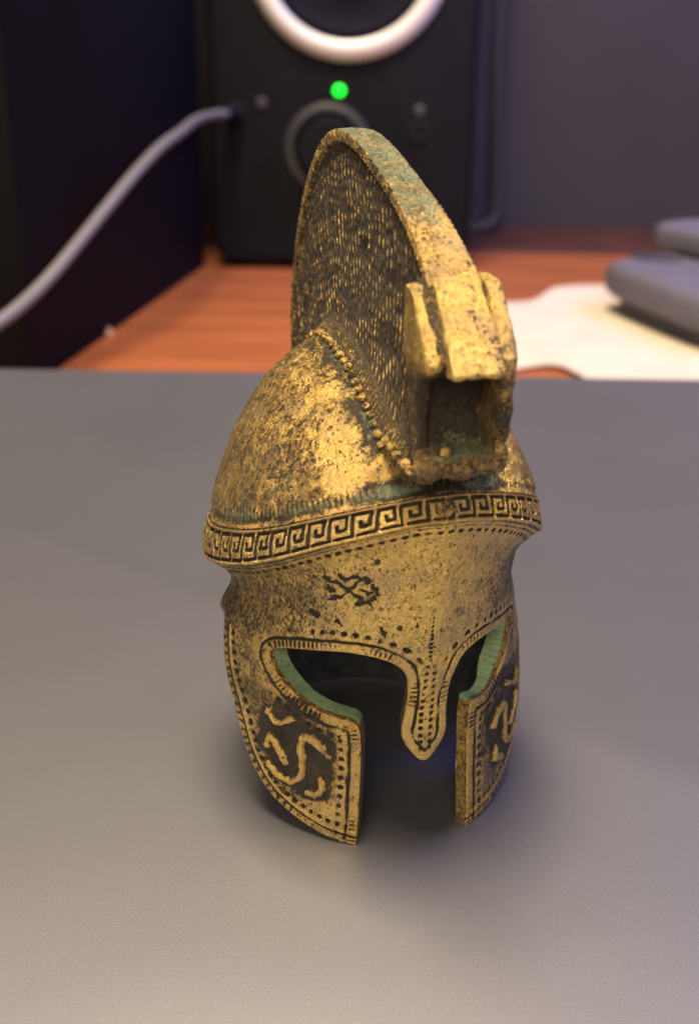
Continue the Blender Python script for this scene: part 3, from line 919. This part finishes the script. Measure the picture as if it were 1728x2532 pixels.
I, J = np.meshgrid(np.arange(nS - 1), np.arange(nT), indexing='ij')
J1 = j1[J]
Qo = np.stack([I * nT + J, I * nT + J1, (I + 1) * nT + J1, (I + 1) * nT + J], -1)
NV = nS * nT
inner_rows = int(np.searchsorted(S, 12.0))
vo = loc_m(PO).reshape(-1, 3); vi = loc_m(PI_).reshape(-1, 3)
allv = np.concatenate([vo, vi])
at_d = np.concatenate([dirt.ravel(), dirt.ravel() * 0]); at_g = np.concatenate([grn.ravel(), grn.ravel() * 0]); at_c = np.concatenate([cop.ravel(), cop.ravel() * 0])
# rim between the outer and the inner skin, along every outline edge
def rim_edges():
    E = []
    pad = np.zeros((1, nT), bool)
    up = np.concatenate([quad[1:], pad | True]); dn = np.concatenate([pad, quad[:-1]])
    lf = np.roll(quad, 1, 1); rt = np.roll(quad, -1, 1)
    for cond, (x, y) in ((quad & ~dn, (0, 1)), (quad & ~up, (2, 3)), (quad & ~lf, (3, 0)), (quad & ~rt, (1, 2))):
        ii = np.where(cond)
        ok = ii[0] < inner_rows - 1
        q = Qo[ii][ok]
        E.append(np.stack([q[:, x], q[:, y], part[ii][ok]], -1))
    return np.concatenate(E)
RE = rim_edges()
shell_parts = {}
for pid in (0, 1, 2, 3, 4, 5, 6, 7, 8):
    selq = quad & (part == pid)
    qo = Qo[selq]
    ii = np.where(selq & (I < inner_rows))
    qi = Qo[ii][:, ::-1] + NV
    re = RE[RE[:, 2] == pid]
    verts = [allv]; extra_q = []
    # rim vertices of their own, so that the edge stays crisp
    k = len(re)
    o0, o1 = re[:, 0], re[:, 1]
    Vr = []
    for wgt, bul in ((0.0, 0.0), (0.22, 0.12), (0.5, 0.16), (0.8, 0.10), (1.0, 0.0)):
        Vr.append((allv[o0] * (1 - wgt) + allv[o0 + NV] * wgt, allv[o1] * (1 - wgt) + allv[o1 + NV] * wgt))
    base_n = 2 * NV
    rv = np.concatenate([np.stack(v, 1).reshape(-1, 3) for v in Vr]) if k else np.zeros((0, 3))
    rq = []
    for lv in range(4):
        o = base_n + lv * 2 * k + np.arange(k) * 2
        p = base_n + (lv + 1) * 2 * k + np.arange(k) * 2
        rq.append(np.stack([o + 1, o, p, p + 1], -1))
    rq = np.concatenate(rq) if k else np.zeros((0, 4), int)
    quads = np.concatenate([qo, qi, rq])
    mi = np.concatenate([np.zeros(len(qo)), np.ones(len(qi)), np.ones(len(rq))])
    if pid != 7 and pid != 8 and k:
        mi[len(qo) + len(qi):len(qo) + len(qi) + 2 * k] = 0 if pid in (3,) else 1
        if pid in (0, 3, 6):
            mi[len(qo) + len(qi):] = 0
        if pid in (4, 5):                # green only where the wide upper ledge faces up, brass along front and lower edges
            zz = (rv[:2 * k:2, 2] / MM); xx = np.abs(rv[:2 * k:2, 0] / MM)
            brassy = ((zz < 11.9) | (xx > 12.6)) if pid == 4 else (zz < 12.8)
            mi[len(qo) + len(qi):] = np.where(np.tile(brassy, 4), 0, 1)
            first = len(qo) + len(qi)
            mi[first:first + k] = 0
    av = np.concatenate([allv, rv])
    nr = len(rv)
    rd_ = np.concatenate([at_d, np.full(nr, 0.34)]); rg_ = np.concatenate([at_g, np.zeros(nr)]); rc_ = np.concatenate([at_c, np.full(nr, 0.5)])
    uq, inv = np.unique(quads.ravel(), return_inverse=True)
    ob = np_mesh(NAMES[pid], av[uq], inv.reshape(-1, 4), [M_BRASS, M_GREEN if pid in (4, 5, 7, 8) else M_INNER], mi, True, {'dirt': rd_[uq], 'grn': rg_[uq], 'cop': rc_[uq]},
                 helmet if pid < 7 else shell_parts[pid - 3])
    shell_parts[pid] = ob
shell_parts[4]['label'] = 'cheek guard at the left with bright gold scroll on dark ground'
shell_parts[5]['label'] = 'cheek guard at the right, turned edge-on'

# ------------------------------------------------------------------ crest
def resample(pts, n, it=3):
    p = np.array(smooth_poly(pts, it))
    L = np.concatenate([[0], np.cumsum(np.linalg.norm(np.diff(p, axis=0), axis=1))])
    x = np.linspace(0, L[-1], n)
    return np.stack([np.interp(x, L, p[:, k]) for k in range(p.shape[1])], -1), L[-1]

# outer edge of the crest in the middle plane (forward, up), front to back
EDGE = [(13.4, 50.2), (11.8, 51.6), (8.6, 53.6), (4.6, 55.5), (0.5, 57.0), (-4.0, 58.5), (-8.5, 59.5), (-12.8, 59.4), (-17.2, 57.6), (-21.5, 53.6), (-25.0, 47.5), (-26.8, 41.0), (-26.4, 35.0), (-24.0, 29.0)]
# line where it meets the bowl (sideways, forward, up)
FOOT = [(3.3, 15.0, 36.6), (3.6, 13.6, 37.0), (3.9, 11.0, 37.9), (4.0, 8.0, 39.0), (4.0, 4.5, 40.4), (4.0, 1.0, 41.6), (4.0, -2.5, 42.5), (4.0, -5.5, 42.8), (4.0, -9.0, 42.3), (4.0, -12.5, 40.2), (3.8, -15.5, 36.5), (3.6, -17.8, 32.5), (3.5, -19.0, 28.0)]
nP = 1040
Ed, edl = resample(EDGE, nP)
Ft, ftl = resample(FOOT, nP)
# the bowl's real height under the foot line keeps the crest seated on it
bowl = PO[int(np.searchsorted(S, 13.0)):].reshape(-1, 3)
bowl = bowl[::7]
dz = np.array([bowl[np.argmin((bowl[:, 0] - f[0]) ** 2 + (bowl[:, 1] - f[1]) ** 2 + 0.02 * (bowl[:, 2] - f[2]) ** 2), 2] for f in Ft[::8]])
dz = np.interp(np.arange(nP), np.arange(0, nP, 8), dz)
okb = (Ft[:, 1] < 10.5) & (Ft[:, 1] > -15)
Ft[:, 2] = np.where(okb, dz - 0.15, Ft[:, 2])
kk = np.hanning(41); kk /= kk.sum()
Ft[:, 2] = np.convolve(np.pad(Ft[:, 2], 20, mode='edge'), kk, 'valid')
pp = np.linspace(0, 1, nP)
rim_r = np.interp(pp, [0, .06, .18, .5, 1], [1.75, 1.52, 1.18, 1.05, 1.1])
dirv = np.stack([Ed[:, 0] - Ft[:, 1], Ed[:, 1] - Ft[:, 2]], -1)
span = np.linalg.norm(dirv, axis=1)
dirv /= span[:, None]
# stations across the crest: (q, sideways, distance up the span in mm or fraction)
def station(q):
    """q 0..1 up one side -> sideways, along-span position"""
    w = Ft[:, 0]
    ks = np.array([0.0, 0.05, 0.14, 0.5, 0.925, 0.935, 0.95, 0.975, 0.985, 1.0])
    wc = 2.55
    A = np.stack([w + 0.25, w - 0.05, 0 * w + wc, 0 * w + 0.5 * (2.25 + rim_r), rim_r, rim_r + .06, rim_r + .34, rim_r + .34, rim_r + .22, 0 * w])
    D = np.stack([0 * w - .9, 0 * w + 0.15, np.minimum(2.0, .2 * span), .5 * span, span - 1.35, span - 1.25, span - 1.15, span - .06, span, span + 0.10])
    i = int(np.clip(np.searchsorted(ks, q, 'right') - 1, 0, len(ks) - 2))
    f = (q - ks[i]) / (ks[i + 1] - ks[i])
    return A[i] * (1 - f) + A[i + 1] * f, D[i] * (1 - f) + D[i + 1] * f
qs = np.concatenate([np.linspace(0, .14, 22, endpoint=False), np.linspace(.14, .925, 170, endpoint=False), np.linspace(.925, .985, 22, endpoint=False), np.linspace(.985, 1, 10)])
qs = np.sort(np.unique(np.concatenate([qs, [0.05, .935, .95, .975]])))
SA, SD = zip(*[station(q) for q in qs])
SA, SD = np.array(SA).T, np.array(SD).T             # (nP, nq)
# soften the crease where the foot turns up into the plume
kq = np.hanning(25); kq /= kq.sum()
flat = qs < .6
sm_a = np.stack([np.convolve(np.pad(r, 12, mode='edge'), kq, 'valid') for r in SA])
wq = np.clip((qs - .085) / .02, 0, 1) * np.clip((.6 - qs) / .1, 0, 1)
SA = SA * (1 - wq) + sm_a * wq
def side_pts(sgn):
    a = sgn * SA
    b = Ft[:, 1][:, None] + dirv[:, 0][:, None] * SD
    c = Ft[:, 2][:, None] + dirv[:, 1][:, None] * SD
    return np.stack([a, b, c], -1)
QL = np.broadcast_to(qs[None], SA.shape)
PPG = np.broadcast_to(pp[:, None], SA.shape)
arcm = np.broadcast_to((pp * 0.5 * (edl + ftl))[:, None], SA.shape)
plume_parts = []
M_HAIR = brass_material('combed_brass', (0.026, 0.020, 0.013), 0.45)
for sgn, seed in ((-1, 101), (1, 151)):
    Pc = side_pts(sgn)
    n1_ = vnoise(Pc, 0.5, seed); n2_ = vnoise(Pc, 1.3, seed + 1); n3_ = vnoise(Pc, 4.0, seed + 2)
    # combed strands: run up the span, broken into wavy locks
    ph = arcm / 0.92 + 0.45 * n1_ + 0.16 * n2_ + 0.14 * np.sin(SD / 0.9 + 1.5 * n1_)
    tuft = np.floor(SD / 1.55 + 0.35 * np.sin(arcm * 1.1) + 0.6 * n1_)
    strand = 0.5 + 0.5 * np.cos(2 * PI * ph)
    lock = (SD / 0.95 + 0.30 * np.sin(arcm * 0.9) + 0.5 * n1_) % 1.0
    amp = np.clip(0.75 + 0.8 * n2_, 0.15, 1.2)
    plume = sstep(.10, .16, QL) * sstep(.93, .89, QL)
    lipz = (QL >= .93) & (QL < .982)
    top = QL >= .975
    foot = QL < .10
    hh = plume * (0.24 * strand * (.8 + .3 * n2_) * (0.55 + 0.45 * np.sin(PI * lock)) + 0.07 * n1_ + 0.03 * n2_)
    ftick = 0.5 + 0.5 * np.cos(2 * PI * (arcm / 0.62 + 0.2 * n1_))
    hh = hh + sstep(.055, .07, QL) * sstep(.13, .10, QL) * 0.12 * ftick
    hh = hh + lipz * (-0.13 * (0.5 + 0.5 * np.cos(2 * PI * PPG * edl / 0.66 + 1.5 * n2_)) ** 2 + 0.04 * n3_)
    hh = hh + top * (-0.18 * (0.5 + 0.5 * np.cos(2 * PI * PPG * edl / 0.50 + n1_)) ** 2 * np.clip(.75 + n1_, .2, 1) + 0.05 * n2_)
    # sunken hollow under the rim near the top
    hol = np.exp(-(((PPG - .46) / .05) ** 2 + ((QL - .885) / .025) ** 2))
    hh = hh - 0.25 * hol
    n_ = np.cross(np.gradient(Pc, axis=0), np.gradient(Pc, axis=1))
    n_ /= np.maximum(np.linalg.norm(n_, axis=-1, keepdims=True), 1e-9)
    if (n_[nP // 2, len(qs) // 2, 0]) * sgn < 0:
        n_ = -n_
    Pn = Pc + n_ * hh[..., None]
    Pn[:, -1, 0] = 0.0
    front_clean = sstep(.20, .05, PPG)
    d_ = np.full(hh.shape, .60)
    d_ = np.where(plume > .3, 0.90 - 0.60 * sstep(.42, .94, strand * (.76 + .24 * np.sin(PI * lock)) * (.92 + .30 * n2_)) + 0.05 * n1_ + 0.06 * n3_ + 0.35 * hol, d_)
    d_ = np.where(foot, 0.66 - 0.2 * ftick, d_)
    d_ = np.where(lipz, 0.46 + 0.2 * n2_ - 0.28 * front_clean, d_)
    d_ = np.where(top & ~lipz, 0.36 - 0.1 * n2_ - 0.12 * front_clean, d_)
    g_ = np.where(top & ~lipz, 0.78 - 0.62 * sstep(.17, .03, PPG) + 0.25 * n1_, 0)
    g_ = np.where(plume > .3, 0.10 * sstep(.80, .9, QL) + 0.40 * hol, g_)
    g_ = np.where(foot, 0.12, g_)
    c_ = np.where(plume > .3, 0.25, 0.55 - 0.3 * front_clean)
    npq = len(qs)
    tails = globals().setdefault('tails', []); tails.append(Pn[-1].copy())
    if sgn > 0:                       # the far side needs fewer stations
        keep = np.unique(np.append(np.arange(0, nP, 4), nP - 1))
        Pn, d_, g_, c_ = Pn[keep], d_[keep], g_[keep], c_[keep]
    I2, J2 = np.meshgrid(np.arange(len(Pn) - 1), np.arange(npq - 1), indexing='ij')
    q4 = np.stack([I2 * npq + J2, (I2 + 1) * npq + J2, (I2 + 1) * npq + J2 + 1, I2 * npq + J2 + 1], -1)
    if sgn > 0:
        q4 = q4[..., ::-1]
    qm = 0.5 * (qs[:-1] + qs[1:])[None] + 0 * I2
    for nm, sel in (('crest_foot', qm < .10), ('plume', (qm >= .10) & (qm < .93)), ('crest_rim', qm >= .93)):
        Q = q4[sel].reshape(-1, 4)
        uq, inv = np.unique(Q.ravel(), return_inverse=True)
        plume_parts.append((nm, loc_m(Pn).reshape(-1, 3)[uq], inv.reshape(-1, 4), d_.ravel()[uq], g_.ravel()[uq], c_.ravel()[uq]))
crest_objs = {}
for nm in ('crest_foot', 'plume', 'crest_rim'):
    a_, b_ = [x for x in plume_parts if x[0] == nm]
    n0 = len(a_[1])
    crest_objs[nm] = np_mesh(nm, np.concatenate([a_[1], b_[1]]), np.concatenate([a_[2], b_[2] + n0]), M_HAIR if nm == 'plume' else M_BRASS, None, True,
                             {'dirt': np.concatenate([a_[3], b_[3]]), 'grn': np.concatenate([a_[4], b_[4]]), 'cop': np.concatenate([a_[5], b_[5]])}, helmet)

# closed rear end of the crest
tl = np.stack(tails, 1)                                  # (nq, 2, 3)
nq_ = len(tl); k_ = np.linspace(0, 1, 9)[None, :, None]
tv = tl[:, :1] * (1 - k_) + tl[:, 1:] * k_
tv[..., 2] -= 0.5 * np.sin(PI * k_[..., 0])
Iq, Jq = np.meshgrid(np.arange(nq_ - 1), np.arange(8), indexing='ij')
tq = np.stack([Iq * 9 + Jq, (Iq + 1) * 9 + Jq, (Iq + 1) * 9 + Jq + 1, Iq * 9 + Jq + 1], -1).reshape(-1, 4)
nv_ = nq_ * 9
np_mesh('crest_tail', loc_m(tv).reshape(-1, 3), tq, M_BRASS, None, True, {'dirt': np.full(nv_, .5), 'grn': np.full(nv_, .1), 'cop': np.full(nv_, .4)}, helmet)

# ---- beads along the foot of the crest
def set_attr(me, **kw):
    n = len(me.vertices)
    for k, v in kw.items():
        at = me.attributes.get(k) or me.attributes.new(k, 'FLOAT', 'POINT')
        at.data.foreach_set('value', np.ascontiguousarray(np.broadcast_to(v, n), dtype=np.float32))
bms = []
for r, dv in ((0.37, .20), (0.33, .42), (0.39, .32)):
    bm = bmesh.new()
    bmesh.ops.create_icosphere(bm, subdivisions=2, radius=r * MM)
    for v in bm.verts:
        v.co *= 1 + 0.10 * math.sin(v.co.x * 9000 + v.co.y * 7000)
    me = bpy.data.meshes.new('bead')
    bm.to_mesh(me); bm.free()
    me.materials.append(M_BRASS)
    me.polygons.foreach_set('use_smooth', np.ones(len(me.polygons), dtype=bool))
    set_attr(me, dirt=dv + .05, grn=0.12, cop=0.3)
    bms.append(me)
rnd = random.Random(5)
for sgn in (-1, 1):
    L = np.concatenate([[0], np.cumsum(np.linalg.norm(np.diff(Ft, axis=0), axis=1))])
    s0 = 0.2
    while s0 < L[-1] * 0.72:
        p = [np.interp(s0, L, Ft[:, k]) for k in range(3)]
        o = bpy.data.objects.new('bead', bms[rnd.randrange(3)])
        o.location = ((sgn * (p[0] + 0.22)) * MM, -p[1] * MM, (p[2] + 0.22) * MM)
        o.rotation_euler = (rnd.random() * 6, rnd.random() * 6, rnd.random() * 6)
        k = 0.92 + 0.12 * rnd.random()
        o.scale = (k, k, k)
        link(o, helmet)
        s0 += 0.98 + 0.12 * rnd.random()

# ---- front end of the crest: two side plates, a middle tongue over a hollow, and a foot
def sweep(profile, a0, a1, name, bev=0.25, cuts=2, amp=0.10, seed=1, dirtf=0.15, grnf=0.0, copf=0.0, parent=helmet, taper=None, mat=None):
    """polygon in the middle plane (forward, up) given thickness from a0 to a1, edges rounded, surface uneven"""
    bm = bmesh.new()
    n = len(profile)
    lo = [bm.verts.new((a0, -b, c)) for b, c in profile]
    hi = [bm.verts.new((a1, -b, c)) for b, c in profile]
    bm.faces.new(lo); bm.faces.new(hi[::-1])
    for i in range(n):
        bm.faces.new((lo[i], hi[i], hi[(i + 1) % n], lo[(i + 1) % n]))
    if taper:
        for v in bm.verts:
            v.co.x *= taper(-v.co.y, v.co.z)
    bmesh.ops.recalc_face_normals(bm, faces=bm.faces[:])
    bmesh.ops.bevel(bm, geom=bm.edges[:], offset=bev, segments=3, profile=0.6, affect='EDGES', clamp_overlap=True)
    bmesh.ops.triangulate(bm, faces=[f for f in bm.faces if len(f.verts) > 4])
    for _ in range(cuts):
        long = [e for e in bm.edges if e.calc_length() > 0.35]
        bmesh.ops.subdivide_edges(bm, edges=long, cuts=1, use_grid_fill=True)
        bmesh.ops.triangulate(bm, faces=[f for f in bm.faces if len(f.verts) > 4])
    bm.normal_update()
    co_ = np.array([v.co[:] for v in bm.verts]); no_ = np.array([v.normal[:] for v in bm.verts])
    nz1 = vnoise(co_, .7, seed); nz2 = vnoise(co_, 2.0, seed + 1)
    co_ = co_ + no_ * (amp * nz1 + .5 * amp * nz2)[:, None]
    for v, c in zip(bm.verts, co_):
        v.co = Vector(c) * MM
    o = bm_obj(name, bm, mat or M_BRASS, parent)
    f = lambda x: x(co_[:, 0], -co_[:, 1], co_[:, 2], nz1, nz2) if callable(x) else x
    set_attr(o.data, dirt=f(dirtf), grn=f(grnf), cop=f(copf))
    return o
# core that closes the crest's front and the floor of the hollow
sweep([(12.0, 50.6), (13.3, 50.2), (15.5, 47.9), (17.2, 45.4), (16.6, 44.7), (14.4, 43.9), (13.6, 42.8), (13.5, 40.4), (14.6, 38.7), (15.4, 36.6), (12.0, 36.6), (11.0, 44)], -2.75, 2.75, 'crest_core', .4, 4, .26, 11,
      lambda a, b, c, n1, n2: np.where(c < 45.0, 1.15, .62) - 0.45 * (c < 39.4), lambda a, b, c, n1, n2: 0.62 * sstep(41.0, 39.0, c + 1.2 * n1) * sstep(38.0, 38.6, c))
tongue = sweep([(11.6, 51.1), (13.7, 50.5), (16.0, 48.2), (18.4, 44.9), (18.2, 44.4), (17.2, 44.4), (15.0, 46.0), (12.4, 48.0)], -2.05, 2.05, 'clasp_tongue', .50, 4, .15, 21,
      lambda a, b, c, n1, n2: .16 + .10 * n2 + .22 * sstep(1.0, 1.6, a) * (c < 46.5) + .1 * sstep(.45, .8, n1), 0.0, 0.0, helmet, lambda b, c: 0.86 + 0.14 * np.clip((50.8 - c) / 5.5, 0, 1))
def flange_dirt(a, b, c, n1, n2):
    return .18 + .10 * n2 + .50 * sstep(45.2, 43.8, c) * np.where(a < 0, 1, .55) + .14 * n1
for sgn in (-1, 1):
    prof = [(11.4, 50.2), (13.0, 50.2), (15.2, 48.0), (17.1, 45.3), (16.4, 44.4), (15.0, 43.6), (14.7, 41.0), (15.0, 38.6), (15.2, 37.0), (13.6, 37.0), (12.6, 42.0), (11.4, 47.0)]
    if sgn > 0:
        prof = [(11.6, 50.8), (13.8, 50.6), (15.9, 48.3), (17.5, 45.6), (17.7, 44.0), (17.4, 42.4), (17.0, 40.6), (16.7, 38.9), (15.6, 37.0), (13.6, 37.0), (12.6, 42.0), (11.6, 47.0)]
    sweep(prof, sgn * 2.12, sgn * 3.3, 'clasp_flange', .50, 4, .16, 31 + sgn, flange_dirt, lambda a, b, c, n1, n2: .45 * sstep(1.75, 2.3, np.abs(a)) * sstep(2.75, 2.4, np.abs(a)) * (c > 45), lambda a, b, c, n1, n2: .55 * sstep(45.5, 43.5, c))
# foot of the clasp resting on the brim
sweep([(12.5, 38.3), (15.6, 38.7), (16.9, 38.3), (17.2, 37.4), (16.6, 36.6), (15.0, 36.2), (12.5, 36.2)], -3.5, 3.5, 'clasp_foot', .5, 4, .36, 41,
      lambda a, b, c, n1, n2: .42 + .15 * n2, lambda a, b, c, n1, n2: .60 * sstep(37.9, 38.5, c) * (np.abs(a) < 2.4) + .25 * sstep(-.2, .4, n1), .75)
for (a, b, c, r, dv) in ((-1.6, 16.6, 38.7, .42, .25), (2.7, 16.7, 38.7, .5, .3), (-3.2, 15.6, 37.0, .55, .30), (-3.7, 14.2, 37.2, .45, .25)):
    o = bpy.data.objects.new('bead', bms[0])
    o.location = (a * MM, -b * MM, c * MM); k = r / .36; o.scale = (k, k, k)
    link(o, helmet)
